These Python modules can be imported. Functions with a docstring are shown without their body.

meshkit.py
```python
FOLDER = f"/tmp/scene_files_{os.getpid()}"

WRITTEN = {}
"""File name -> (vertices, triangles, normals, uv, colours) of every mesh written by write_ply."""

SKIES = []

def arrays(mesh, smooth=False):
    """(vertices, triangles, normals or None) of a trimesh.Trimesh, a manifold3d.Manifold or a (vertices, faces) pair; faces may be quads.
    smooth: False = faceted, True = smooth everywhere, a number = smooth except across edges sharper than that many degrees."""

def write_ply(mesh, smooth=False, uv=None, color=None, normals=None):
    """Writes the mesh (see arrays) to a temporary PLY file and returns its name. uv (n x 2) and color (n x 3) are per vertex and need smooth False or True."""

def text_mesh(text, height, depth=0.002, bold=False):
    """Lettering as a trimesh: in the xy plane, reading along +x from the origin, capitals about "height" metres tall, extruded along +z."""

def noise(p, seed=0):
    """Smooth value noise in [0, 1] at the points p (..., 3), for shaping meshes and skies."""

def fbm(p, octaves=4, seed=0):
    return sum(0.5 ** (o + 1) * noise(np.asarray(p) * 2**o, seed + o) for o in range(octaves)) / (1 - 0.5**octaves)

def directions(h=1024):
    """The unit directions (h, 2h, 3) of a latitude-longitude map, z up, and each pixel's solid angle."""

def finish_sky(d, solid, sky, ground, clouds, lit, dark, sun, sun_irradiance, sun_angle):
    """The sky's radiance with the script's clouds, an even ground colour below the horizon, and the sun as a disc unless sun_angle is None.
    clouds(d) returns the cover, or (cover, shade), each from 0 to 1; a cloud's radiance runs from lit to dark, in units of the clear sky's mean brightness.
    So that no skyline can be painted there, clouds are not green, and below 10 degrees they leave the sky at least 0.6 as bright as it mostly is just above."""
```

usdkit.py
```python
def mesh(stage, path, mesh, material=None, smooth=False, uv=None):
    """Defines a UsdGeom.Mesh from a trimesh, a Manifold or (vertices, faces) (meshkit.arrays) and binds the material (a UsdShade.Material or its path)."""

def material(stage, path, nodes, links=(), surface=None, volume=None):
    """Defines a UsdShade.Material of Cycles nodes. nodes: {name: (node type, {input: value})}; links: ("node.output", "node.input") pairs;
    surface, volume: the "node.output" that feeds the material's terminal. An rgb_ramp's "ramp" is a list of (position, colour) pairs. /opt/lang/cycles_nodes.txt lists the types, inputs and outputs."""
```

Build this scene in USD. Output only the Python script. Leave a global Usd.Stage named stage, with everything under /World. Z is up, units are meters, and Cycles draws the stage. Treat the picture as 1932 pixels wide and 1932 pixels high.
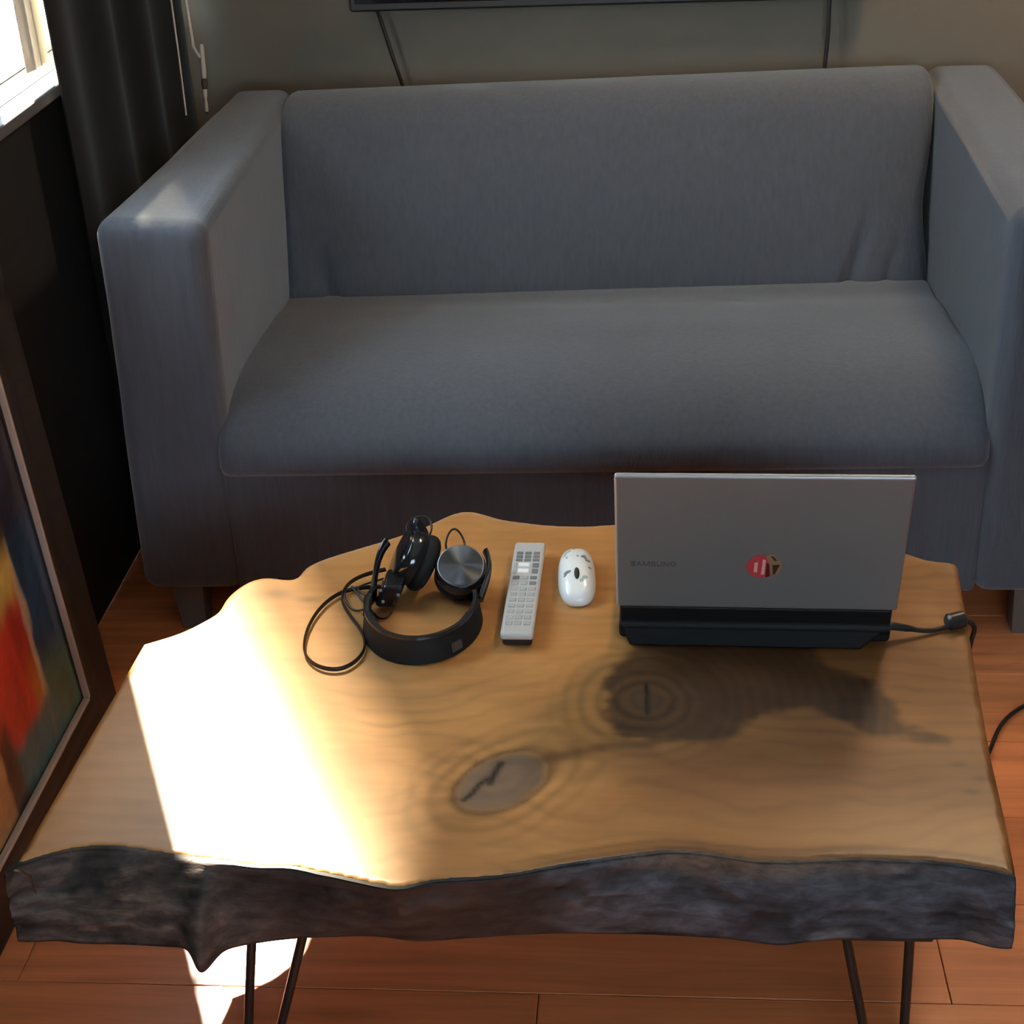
import math, random
import numpy as np, trimesh, manifold3d as m3, usdkit, meshkit
from pxr import Gf, Sdf, Usd, UsdGeom, UsdLux, UsdShade, Vt
from scipy.spatial import Delaunay
import shapely
from shapely.geometry import Polygon, LineString, Point

stage = Usd.Stage.CreateInMemory()
UsdGeom.SetStageUpAxis(stage, 'Z')
UsdGeom.Xform.Define(stage, '/World')
UsdGeom.Scope.Define(stage, '/World/Looks')
rng = np.random.default_rng(7)
random.seed(7)

# ------------------------------------------------------------------ camera, sky, sun, lights, exposure
EXPOSURE = 0.35
CAM_POS, CAM_YAW, CAM_PITCH, CAM_ROLL, CAM_F = (0.067, -2.3531, 1.5925), 0.0933, 0.509, -0.0464, 2873.7
def camera():
    cp, sp = math.cos(CAM_PITCH), math.sin(CAM_PITCH)
    f = np.array([-math.sin(CAM_YAW) * cp, math.cos(CAM_YAW) * cp, -sp])
    r = np.array([math.cos(CAM_YAW), math.sin(CAM_YAW), 0.0])
    u = np.cross(r, f)
    c, s = math.cos(CAM_ROLL), math.sin(CAM_ROLL)
    r, u = c * r + s * u, -s * r + c * u
    cam = UsdGeom.Camera.Define(stage, '/World/camera')
    cam.CreateHorizontalApertureAttr(36.0); cam.CreateVerticalApertureAttr(36.0)
    cam.CreateFocalLengthAttr(CAM_F / 1932 * 36.0)
    cam.CreateExposureAttr(EXPOSURE)
    m = Gf.Matrix4d(*r, 0, *u, 0, *(-f), 0, *CAM_POS, 1)
    cam.AddTransformOp().Set(m)
camera()

def aim(xf, d):
    """Turns a light so that it shines along d (lights shine along their -z)."""
    z = -np.asarray(d, float); z /= np.linalg.norm(z)
    x = np.cross([0, 1, 0], z) if abs(z[1]) < .9 else np.cross([1, 0, 0], z)
    x /= np.linalg.norm(x); y = np.cross(z, x)
    return Gf.Matrix4d(*x, 0, *y, 0, *z, 0, *xf, 1)
SUN_AZ, SUN_EL = (0.43, -0.903), math.radians(50)
sky = UsdLux.DomeLight.Define(stage, '/World/sky')
sky.CreateColorAttr(Gf.Vec3f(0.66, 0.83, 1.0)); sky.CreateIntensityAttr(4.5)
sun = UsdLux.DistantLight.Define(stage, '/World/sun')
sun.CreateColorAttr(Gf.Vec3f(1.0, 0.93, 0.80)); sun.CreateIntensityAttr(40.0); sun.CreateAngleAttr(1.6); sun.CreateNormalizeAttr(True)
sun.AddTransformOp().Set(aim((0, 0, 5), (SUN_AZ[0] * math.cos(SUN_EL), SUN_AZ[1] * math.cos(SUN_EL), -math.sin(SUN_EL))))
lamp = UsdLux.SphereLight.Define(stage, '/World/unseen_ceiling_lamp_light')  # unseen lamp, placed to warm the right wall and the sofa tops
lamp.CreateColorAttr(Gf.Vec3f(1.0, 0.74, 0.48)); lamp.CreateIntensityAttr(28.0); lamp.CreateRadiusAttr(0.16)
lamp.AddTranslateOp().Set((0.90, 0.50, 2.22))

# ------------------------------------------------------------------ helpers
names = {}
def numbered(parent, name):
    k = names.get((parent, name), -1) + 1
    names[(parent, name)] = k
    return f'{parent}/{name}' + (f'_{k:03d}' if k else '')
def tag(p, **kw):
    for k, v in kw.items(): p.SetCustomDataByKey(k, v)
def thing(name, label, category, loc=(0, 0, 0), rotz=0.0, group=None):
    x = UsdGeom.Xform.Define(stage, numbered('/World', name))
    x.AddTranslateOp().Set(tuple(map(float, loc)))
    if rotz: x.AddRotateZOp().Set(math.degrees(rotz))
    tag(x.GetPrim(), label=label, category=category)
    if group: tag(x.GetPrim(), group=group)
    return str(x.GetPath())
def part(parent, name, mesh, mat, smooth=40, label=None, color=None):
    p = numbered(parent, name)
    if color is not None: smooth = True
    m = usdkit.mesh(stage, p, mesh, M[mat], smooth=smooth)
    if color is not None:
        UsdGeom.PrimvarsAPI(m).CreatePrimvar('figure', Sdf.ValueTypeNames.Color3fArray, 'vertex').Set(Vt.Vec3fArray.FromNumpy(np.asarray(color, np.float32)))
    if label: tag(m.GetPrim(), label=label)
    return p
def single(name, mesh, mat, label, category, smooth=40, group=None):
    p = part('/World', name, mesh, mat, smooth)
    tag(stage.GetPrimAtPath(p), label=label, category=category)
    return p
def structure(name, mesh, mat, label=None):
    p = part('/World', name, mesh, mat, False)
    tag(stage.GetPrimAtPath(p), kind='structure', **({'label': label} if label else {}))
    return p
def box(x0, x1, y0, y1, z0, z1):
    b = trimesh.creation.box((x1 - x0, y1 - y0, z1 - z0)); b.apply_translation(((x0 + x1) / 2, (y0 + y1) / 2, (z0 + z1) / 2)); return b
def cat(*m): return trimesh.util.concatenate(list(m))
def hull_round(pts, r, seg=24):
    """Convex body through the given corner points with edges rounded to radius r (the points are the outer corners)."""
    pts = np.asarray(pts, float); c = pts.mean(0)
    q = pts - np.sign(pts - c) * r
    s = m3.Manifold.sphere(r, seg)
    return m3.Manifold.batch_hull([s.translate(tuple(p)) for p in q])
def rbox(x0, x1, y0, y1, z0, z1, r, seg=16):
    return hull_round([(x, y, z) for x in (x0, x1) for y in (y0, y1) for z in (z0, z1)], r, seg)
def tm(m):
    if isinstance(m, trimesh.Trimesh): return m
    a = m.to_mesh(); return trimesh.Trimesh(a.vert_properties[:, :3], a.tri_verts, process=False)
def tube(pts, r, sides=10, flat=None, closed_ends=True):
    """Swept tube along pts; flat=(w,h) gives an elliptical section."""
    p = np.asarray(pts, float)
    t = np.gradient(p, axis=0); t /= np.linalg.norm(t, axis=1, keepdims=True) + 1e-12
    up = np.where(np.abs(t[:, 2:]) < .9, [0, 0, 1.0], [1.0, 0, 0])
    a = np.cross(t, up); a /= np.linalg.norm(a, axis=1, keepdims=True) + 1e-12
    b = np.cross(a, t)
    ang = np.arange(sides) * 2 * np.pi / sides
    ra, rb = (flat if flat else (r, r))
    ra, rb = np.broadcast_to(ra, len(p)), np.broadcast_to(rb, len(p))
    v = p[:, None] + np.cos(ang)[None, :, None] * a[:, None] * ra[:, None, None] + np.sin(ang)[None, :, None] * b[:, None] * rb[:, None, None]
    n = len(p); f = []
    for i in range(n - 1):
        for j in range(sides):
            k = (j + 1) % sides
            f += [(i * sides + j, i * sides + k, (i + 1) * sides + k), (i * sides + j, (i + 1) * sides + k, (i + 1) * sides + j)]
    V = v.reshape(-1, 3)
    for e, o in ((0, 1), (n - 1, 0)):
        c = len(V); V = np.vstack([V, p[e]])
        for j in range(sides):
            k = (j + 1) % sides
            tri = (c, e * sides + k, e * sides + j) if o else (c, e * sides + j, e * sides + k)
            f.append(tri)
    m = trimesh.Trimesh(V, f, process=False)
    if m.volume < 0: m.invert()
    return m
def spline(pts, n=60, closed=False):
    from scipy.interpolate import splprep, splev
    p = np.asarray(pts, float)
    if closed: p = np.vstack([p, p[:1]])
    tck, _ = splprep(p.T, s=0, per=closed, k=min(3, len(p) - 1))
    return np.stack(splev(np.linspace(0, 1, n), tck), 1)
def lathe(profile, seg=40):
    return trimesh.creation.revolve(np.asarray(profile, float), sections=seg)
def frame_to(m, pos, axis, spin=0.0):
    """Moves a mesh built round +z so that +z points along axis, at pos."""
    z = np.asarray(axis, float); z /= np.linalg.norm(z)
    x = np.cross([0, 1, 0], z) if abs(z[1]) < .9 else np.cross([1, 0, 0], z)
    x /= np.linalg.norm(x); y = np.cross(z, x)
    R = np.eye(4); c, s = math.cos(spin), math.sin(spin)
    R[:3, 0], R[:3, 1], R[:3, 2], R[:3, 3] = c * x + s * y, -s * x + c * y, z, pos
    m = m.copy(); m.apply_transform(R); return m
def loft(profile, xs, shape, cap=True):
    """Closed (y,z) profile swept along x; shape(i, x, prof) returns the section's (y,z) points."""
    n = len(profile); V = []
    for i, x in enumerate(xs):
        q = shape(i, x, profile); V.append(np.column_stack([np.full(n, x) if q.shape[1] == 2 else q[:, 0], q[:, -2:]]))
    V = np.vstack(V); f = []
    for i in range(len(xs) - 1):
        a = i * n + np.arange(n); b = i * n + (np.arange(n) + 1) % n
        f.append(np.column_stack([a, b, b + n])); f.append(np.column_stack([a, b + n, a + n]))
    f = np.vstack(f)
    if cap:
        for e in (0, len(xs) - 1):
            c = V[e * n:(e + 1) * n].mean(0); V = np.vstack([V, c]); k = len(V) - 1
            a = e * n + np.arange(n); b = e * n + (np.arange(n) + 1) % n
            f = np.vstack([f, np.column_stack([np.full(n, k), b, a] if e == 0 else [np.full(n, k), a, b])])
    m = trimesh.Trimesh(V, f, process=False)
    if m.volume < 0: m.invert()
    return m
def smoothstep(a, b, x): t = np.clip((x - a) / (b - a), 0, 1); return t * t * (3 - 2 * t)

# ------------------------------------------------------------------ materials
M = {}
def mat(name, color, rough=0.5, spec=0.5, metal=0.0, var=0.0, scale=(20, 20, 20), bump=0.0, sheen=0.0, coat=0.0, coat_rough=0.05, detail=4, bump_scale=None):
    nodes = {'p': ('principled_bsdf', {'base_color': color, 'roughness': rough, 'specular_ior_level': spec, 'metallic': metal, 'sheen_weight': sheen, 'coat_weight': coat, 'coat_roughness': coat_rough})}
    links = []
    if var or bump:
        nodes['tc'] = ('texture_coordinate', {}); nodes['mp'] = ('mapping', {'scale': scale}); nodes['n'] = ('noise_texture', {'scale': 1.0, 'detail': float(detail), 'roughness': 0.6})
        links += [('tc.object', 'mp.vector'), ('mp.vector', 'n.vector')]
    if var:
        c = np.array(color)
        nodes['r'] = ('rgb_ramp', {'ramp': [(0.25, tuple(c * (1 - var))), (0.75, tuple(np.minimum(c * (1 + var), 1)))]})
        links += [('n.fac', 'r.fac'), ('r.color', 'p.base_color')]
    if bump:
        nodes['b'] = ('bump', {'strength': 0.6, 'distance': bump})
        src = 'n.fac'
        if bump_scale:
            nodes['mp2'] = ('mapping', {'scale': bump_scale}); nodes['n2'] = ('noise_texture', {'scale': 1.0, 'detail': 3.0})
            links += [('tc.object', 'mp2.vector'), ('mp2.vector', 'n2.vector')]; src = 'n2.fac'
        links += [(src, 'b.height'), ('b.normal', 'p.normal')]
    M[name] = usdkit.material(stage, '/World/Looks/' + name, nodes, links, surface='p.BSDF')
def figure_mat(name, rough, spec, grain=(3, 60, 3), amount=0.25, bump=0.0004, coat=0.0):
    """Colour from the mesh's own figure primvar, with fine grain on top."""
    M[name] = usdkit.material(stage, '/World/Looks/' + name, {
        'a': ('attribute', {'attribute': 'figure'}), 'tc': ('texture_coordinate', {}), 'mp': ('mapping', {'scale': grain}),
        'n': ('noise_texture', {'scale': 1.0, 'detail': 5.0, 'roughness': 0.65, 'distortion': 0.4}),
        'r': ('rgb_ramp', {'ramp': [(0.3, (1 - amount,) * 3), (0.7, (1 + amount * .3,) * 3)]}),
        'x': ('mix_color', {'blend_type': 'multiply', 'fac': 1.0}), 'b': ('bump', {'strength': 0.4, 'distance': bump}),
        'p': ('principled_bsdf', {'roughness': rough, 'specular_ior_level': spec, 'coat_weight': coat, 'coat_roughness': 0.12})},
        [('tc.object', 'mp.vector'), ('mp.vector', 'n.vector'), ('n.fac', 'r.fac'), ('a.color', 'x.a'), ('r.color', 'x.b'), ('x.result', 'p.base_color'),
         ('n.fac', 'b.height'), ('b.normal', 'p.normal')], surface='p.BSDF')

mat('sofa_cloth', (0.065, 0.070, 0.081), 0.95, 0.15, var=0.13, scale=(110, 110, 9), bump=0.0012, sheen=0.25, bump_scale=(260, 260, 40))
mat('leg_metal', (0.09, 0.08, 0.07), 0.4, 0.5)
mat('wall_paint', (0.145, 0.122, 0.092), 0.9, 0.2, var=0.05, scale=(3, 3, 3), bump=0.0006, bump_scale=(120, 120, 120))
mat('backlit_wall_dark', (0.018, 0.017, 0.016), 0.85, 0.2, var=0.12, scale=(5, 5, 5))  # left wall coloured dark to stand for its backlit shade
mat('ceiling_paint', (0.75, 0.72, 0.66), 0.9, 0.2)
mat('sill_stone', (0.09, 0.09, 0.092), 0.5, 0.4, var=0.1, scale=(30, 30, 30))
mat('frame_white', (0.75, 0.74, 0.71), 0.4, 0.4)
mat('curtain_cloth', (0.0065, 0.006, 0.0055), 0.95, 0.1, var=0.25, scale=(40, 40, 4), bump=0.0008, sheen=0.1)
mat('black_plastic', (0.012, 0.012, 0.013), 0.35, 0.5)
mat('hinge_black', (0.0045, 0.0045, 0.005), 0.6, 0.2)
mat('black_gloss', (0.010, 0.010, 0.012), 0.14, 0.6)
mat('black_soft', (0.006, 0.006, 0.006), 0.7, 0.3, var=0.2, scale=(200, 200, 200), bump=0.0004)
mat('black_steel', (0.010, 0.009, 0.008), 0.4, 0.5)
mat('cable_rubber', (0.016, 0.011, 0.008), 0.5, 0.4)
mat('lid_silver', (0.165, 0.155, 0.145), 0.42, 0.5, metal=0.25, var=0.03, scale=(300, 300, 300))
mat('lid_edge', (0.42, 0.41, 0.40), 0.35, 0.5, metal=0.4)
mat('logo_grey', (0.075, 0.075, 0.075), 0.4, 0.5)
mat('sticker_red', (0.42, 0.045, 0.05), 0.5, 0.4)
mat('sticker_pink', (0.72, 0.30, 0.28), 0.5, 0.4)
mat('sticker_maroon', (0.09, 0.008, 0.006), 0.5, 0.4)
mat('sticker_gold', (0.26, 0.14, 0.07), 0.5, 0.4)
mat('sticker_dark', (0.035, 0.018, 0.010), 0.5, 0.4)
mat('screen_black', (0.006, 0.006, 0.008), 0.08, 0.5)
mat('tv_bezel', (0.014, 0.014, 0.012), 0.45, 0.5)
mat('remote_silver', (0.50, 0.49, 0.46), 0.4, 0.5, metal=0.2)
mat('button_dark', (0.16, 0.17, 0.17), 0.6, 0.3)
mat('button_grey', (0.37, 0.37, 0.36), 0.6, 0.3)
mat('button_white', (0.80, 0.79, 0.76), 0.5, 0.3)
mat('mouse_white', (0.78, 0.78, 0.74), 0.3, 0.5, coat=0.4)
mat('mouse_print', (0.20, 0.22, 0.19), 0.4, 0.4)
mat('mouse_print_green', (0.33, 0.46, 0.40), 0.4, 0.4)
mat('wheel_black', (0.008, 0.012, 0.010), 0.5, 0.4)
M['cup_metal'] = usdkit.material(stage, '/World/Looks/cup_metal', {'tc': ('texture_coordinate', {}), 'x': ('vector_math', {'math_type': 'cross_product', 'vector2': (0, 0, 1)}), 'w': ('vector_transform', {'transform_type': 'vector', 'convert_from': 'object', 'convert_to': 'world'}),
    'p': ('principled_bsdf', {'base_color': (0.13, 0.14, 0.15), 'metallic': 1.0, 'roughness': 0.36, 'anisotropic': 0.9})},
    [('tc.object', 'x.vector1'), ('x.vector', 'w.vector'), ('w.vector', 'p.tangent')], surface='p.BSDF')
mat('moulding_brown', (0.016, 0.010, 0.007), 0.5, 0.4, var=0.4, scale=(6, 60, 60))
mat('moulding_bead', (0.25, 0.20, 0.17), 0.4, 0.5)
mat('cord_cream', (0.55, 0.47, 0.36), 0.6, 0.3)
mat('cord_brown', (0.05, 0.035, 0.02), 0.6, 0.3)
mat('tassel_wood', (0.42, 0.36, 0.29), 0.5, 0.4)
mat('underside_wood', (0.07, 0.045, 0.028), 0.8, 0.2, var=0.3, scale=(4, 60, 60))
mat('lamp_cord', (0.6, 0.6, 0.6), 0.5, 0.4)
figure_mat('table_wood', 0.36, 0.38, grain=(7, 55, 7), amount=0.10, bump=0.0002, coat=0.0)
figure_mat('bark', 0.7, 0.4, grain=(30, 90, 90), amount=0.75, bump=0.004)
figure_mat('canvas_paint', 0.35, 0.5, grain=(60, 60, 60), amount=0.2, coat=0.3)
M['pane_glass'] = usdkit.material(stage, '/World/Looks/pane_glass', {'w': ('layer_weight', {'blend': 0.5}), 'q': ('math', {'math_type': 'power', 'value2': 5.0}), 'f': ('math', {'math_type': 'multiply_add', 'value2': 0.7, 'value3': 0.03}), 't': ('transparent_bsdf', {'color': (0.97, 0.98, 0.98)}), 'g': ('glossy_bsdf', {'roughness': 0.0}), 'm': ('mix_closure', {})},
    [('w.facing', 'q.value1'), ('q.value', 'f.value1'), ('f.value', 'm.fac'), ('t.BSDF', 'm.closure1'), ('g.BSDF', 'm.closure2')], surface='m.closure')
M['blind_cloth'] = usdkit.material(stage, '/World/Looks/blind_cloth', {'d': ('diffuse_bsdf', {'color': (0.66, 0.60, 0.50)}), 't': ('transparent_bsdf', {'color': (1.0, 0.94, 0.82)}), 'm': ('mix_closure', {'fac': 0.06})},
    [('d.BSDF', 'm.closure1'), ('t.BSDF', 'm.closure2')], surface='m.closure')
M['voile'] = usdkit.material(stage, '/World/Looks/voile', {'d': ('diffuse_bsdf', {'color': (0.60, 0.55, 0.45)}), 't': ('transparent_bsdf', {'color': (1.0, 0.97, 0.90)}), 'm': ('mix_closure', {'fac': 0.45})},
    [('d.BSDF', 'm.closure1'), ('t.BSDF', 'm.closure2')], surface='m.closure')
# floor planks: a few tones of the same red-brown laminate
for k, c in enumerate([(0.58, 0.185, 0.062), (0.61, 0.195, 0.066), (0.56, 0.178, 0.060), (0.59, 0.188, 0.066)]):
    c = np.array(c)
    M[f'plank_{k}'] = usdkit.material(stage, f'/World/Looks/plank_{k}', {
        'tc': ('texture_coordinate', {}), 'mp': ('mapping', {'scale': (2.2, 34, 5), 'location': (k * 3.1, k * 1.7, 0)}), 'n': ('noise_texture', {'scale': 1.0, 'detail': 5.0, 'roughness': 0.6, 'distortion': 0.6}),
        'r': ('rgb_ramp', {'ramp': [(0.25, tuple(c * .68)), (0.5, tuple(c)), (0.75, tuple(c * 1.25))]}), 'p': ('principled_bsdf', {'roughness': 0.38, 'specular_ior_level': 0.35})},
        [('tc.object', 'mp.vector'), ('mp.vector', 'n.vector'), ('n.fac', 'r.fac'), ('r.color', 'p.base_color')], surface='p.BSDF')

# ------------------------------------------------------------------ the room
XL, XR, YB, YF, ZC = -0.97, 2.70, 1.04, -4.30, 3.00
WT = 0.14
floor = structure('floor', box(XL - WT, XR + WT, YF - WT, YB + WT, -0.06, -0.012), 'underside_wood')
PW, PL = 0.19, 1.29
row = 0; y = YB
while y > YF:
    y0 = max(y - PW, YF); x = XL - (0.43 * row % 1.0) * PL
    while x < XR:
        a, b = max(x, XL), min(x + PL, XR)
        if b - a > 0.02:
            q = hull_round([(xx, yy, zz) for xx in (a + .0006, b - .0006) for yy in (y0 + .0006, y - .0006) for zz in (-0.012, 0)], 0.0008, 4)
            part(floor, 'plank', q, f'plank_{int(rng.integers(0, 4))}', 30)
        x += PL
    y = y0; row += 1
def wall_with_holes(axis, at0, at1, u0, u1, holes):
    """Wall slab between at0 and at1 along axis, spanning u0..u1 and 0..ZC, with rectangular openings (u0,u1,z0,z1)."""
    def slab(a, b, c, d): return m3.Manifold.cube((at1 - at0, b - a, d - c)).translate((at0, a, c)) if axis == 'x' else m3.Manifold.cube((b - a, at1 - at0, d - c)).translate((a, at0, c))
    w = slab(u0, u1, 0, ZC)
    for h in holes:
        big = m3.Manifold.cube((at1 - at0 + .2, h[1] - h[0], h[3] - h[2])).translate((at0 - .1, h[0], h[2])) if axis == 'x' else m3.Manifold.cube((h[1] - h[0], at1 - at0 + .2, h[3] - h[2])).translate((h[0], at0 - .1, h[2]))
        w = w - big
    return w
W1 = (0.07, 0.98, 0.99, 2.94)          # window by the curtain
W3 = (-0.74, -0.04, 0.99, 1.62)        # unseen neighbour out of view, placed to light the sofa from the left
W2 = (0.00, 1.60, 0.85, 2.00)          # unseen window behind the camera, placed to give cool front light
structure('wall_left', wall_with_holes('x', XL - WT, XL, YF - WT, YB + WT, [W1, W3]), 'backlit_wall_dark')
structure('wall_back', wall_with_holes('y', YB, YB + WT, XL, XR, []), 'wall_paint')
structure('wall_right', wall_with_holes('x', XR, XR + WT, YF - WT, YB + WT, []), 'wall_paint')
structure('wall_front', wall_with_holes('y', YF - WT, YF, XL, XR, [W2]), 'wall_paint')
structure('ceiling', box(XL - WT, XR + WT, YF - WT, YB + WT, ZC, ZC + .1), 'ceiling_paint')
w1 = UsdGeom.Xform.Define(stage, '/World/window_1'); tag(w1.GetPrim(), kind='structure'); w1 = '/World/window_1'
fr = .045
yA, yB_, zA, zB = W1
part(w1, 'window_frame', cat(box(XL - .11, XL - .06, yA, yA + .015, zA, zB), box(XL - .11, XL - .06, yB_ - fr, yB_, zA, zB), box(XL - .11, XL - .06, yA + .015, yB_ - fr, zB - fr, zB), box(XL - .11, XL - .06, yA + .015, yB_ - fr, zA, zA + .012)), 'frame_white', False)
part(w1, 'window_pane', box(XL - .088, XL - .084, yA + .015, yB_ - fr, zA + .012, zB - fr), 'pane_glass', False)
part(w1, 'window_sill', rbox(XL - .02, -0.925, -0.95, 0.85, 0.967, 0.989, .004, 8), 'sill_stone', 30)
structure('added_sun_block', box(XL - .42, XL - WT, -.04, .07, .90, 3.00), 'wall_paint')  # added outside, keeps sun out of the unseen window but passes skylight
w3 = UsdGeom.Xform.Define(stage, '/World/unseen_window_3'); tag(w3.GetPrim(), kind='structure'); w3 = '/World/unseen_window_3'
yA, yB_, zA, zB = W3
part(w3, 'window_frame', cat(box(XL - .11, XL - .06, yA, yA + .025, zA, zB), box(XL - .11, XL - .06, yB_ - .015, yB_, zA, zB), box(XL - .11, XL - .06, yA + .025, yB_ - .015, zB - fr, zB), box(XL - .11, XL - .06, yA + .025, yB_ - .015, zA, zA + .012)), 'frame_white', False)
part(w3, 'window_pane', box(XL - .088, XL - .084, yA + .025, yB_ - .015, zA + .012, zB - fr), 'pane_glass', False)
w2 = UsdGeom.Xform.Define(stage, '/World/unseen_window_2'); tag(w2.GetPrim(), kind='structure'); w2 = '/World/unseen_window_2'
xA, xB_, zA, zB = W2
yq = (YF - .10, YF - .04)
part(w2, 'window_frame', cat(box(xA, xA + fr, *yq, zA, zB), box(xB_ - fr, xB_, *yq, zA, zB), box((xA + xB_) / 2 - fr / 2, (xA + xB_) / 2 + fr / 2, *yq, zA + fr, zB - fr), box(xA + fr, xB_ - fr, *yq, zB - fr, zB), box(xA + fr, xB_ - fr, *yq, zA, zA + fr)), 'frame_white', False)
for a, b in ((xA + fr, (xA + xB_) / 2 - fr / 2), ((xA + xB_) / 2 + fr / 2, xB_ - fr)):
    part(w2, 'window_pane', box(a, b, YF - .072, YF - .068, zA + fr, zB - fr), 'pane_glass', False)

# ------------------------------------------------------------------ sofa
sofa = thing('sofa', 'charcoal blue-grey fabric two-seat sofa with boxy arms behind the table', 'sofa')
H = 0.812
def backskew(x): return 0.05 * x
# arms (outer corners)
armL = [(-.853, 0, .10), (-.824, -.004, H + .006), (-.638, -.004, H + .002), (-.660, 0, .10), (-.815, .918, .10), (-.803, .918, H), (-.668, .918, H), (-.668, .918, .10)]
armR = [(.667, 0, .10), (.655, 0, H), (.832, 0, H), (.865, 0, .10), (.672, .988, .10), (.676, .988, H), (.828, .988, H), (.832, .988, .10)]
def refine_noise(m, length, amp, freq, seed):
    m = tm(m.refine_to_length(length))
    n = m.vertex_normals
    k = meshkit.fbm(m.vertices * freq, 3, seed) - .5
    m.vertices = m.vertices + n * (k * amp)[:, None]
    return m
for arm, seed in ((armL, 1), (armR, 2)):
    part(sofa, 'armrest', refine_noise(hull_round(arm, .032, 32), .03, .006, 5.0, seed), 'sofa_cloth', True)
# backrest: one profile, swept across with soft ends and creases
bp_ = spline([(.640, .400), (.655, .480), (.690, .580), (.722, .680), (.742, .740), (.765, .790), (.810, .816), (.880, .822), (.925, .806), (.938, .748), (.938, .500), (.938, .140), (.920, .105), (.80, .105), (.70, .30)], 90, True)[:-1]
bc = bp_.mean(0)
xs = np.concatenate([[-.666, -.664, -.658, -.648], np.linspace(-.635, .640, 86), [.652, .662, .668, .670]])
def bshape(i, x, prof):
    e = min(x + .667, .671 - x)
    ins = .020 * (1 - math.sqrt(max(0, 1 - (1 - min(e / .022, 1)) ** 2)))
    d = prof - bc; L = np.linalg.norm(d, axis=1, keepdims=True)
    q = prof - d / L * ins
    front = smoothstep(.80, .72, prof[:, 0]) * smoothstep(.36, .44, prof[:, 1])
    z = prof[:, 1]
    # belly of the cushion, vertical pulls and slanting folds at the lower corners
    belly = .014 * np.sin(np.clip((z - .42) / .38, 0, 1) * math.pi) * (1 - (x / .68) ** 4)
    pull = .0035 * (meshkit.fbm(np.column_stack([np.full(len(z), x * 17), z * 1.6, np.zeros(len(z))]), 3, 5) - .5)
    s = x - .50 - .28 * (z - .42); foldR = -.020 * np.exp(-(s / .012) ** 2) * smoothstep(.62, .45, z) 
    s2 = x - .58 - .22 * (z - .42); foldR += -.012 * np.exp(-(s2 / .010) ** 2) * smoothstep(.58, .45, z)
    s3 = x + .56 + .30 * (z - .42); foldR += -.012 * np.exp(-(s3 / .014) ** 2) * smoothstep(.60, .45, z)
    off = (belly + pull + foldR) * front
    q = q.copy(); q[:, 0] -= off; q[:, 0] += backskew(x); q[:, 1] += 0.006 * x
    gap = np.zeros(len(z))
    if x > .6: gap = (-.004 - .012 * np.sin(np.clip((z - .44) / .30, 0, 1) * math.pi) ** 2) * front * smoothstep(.6, .66, x) 
    return np.column_stack([x + gap, q])
part(sofa, 'backrest', loft(bp_, xs, bshape), 'sofa_cloth', True)
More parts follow.
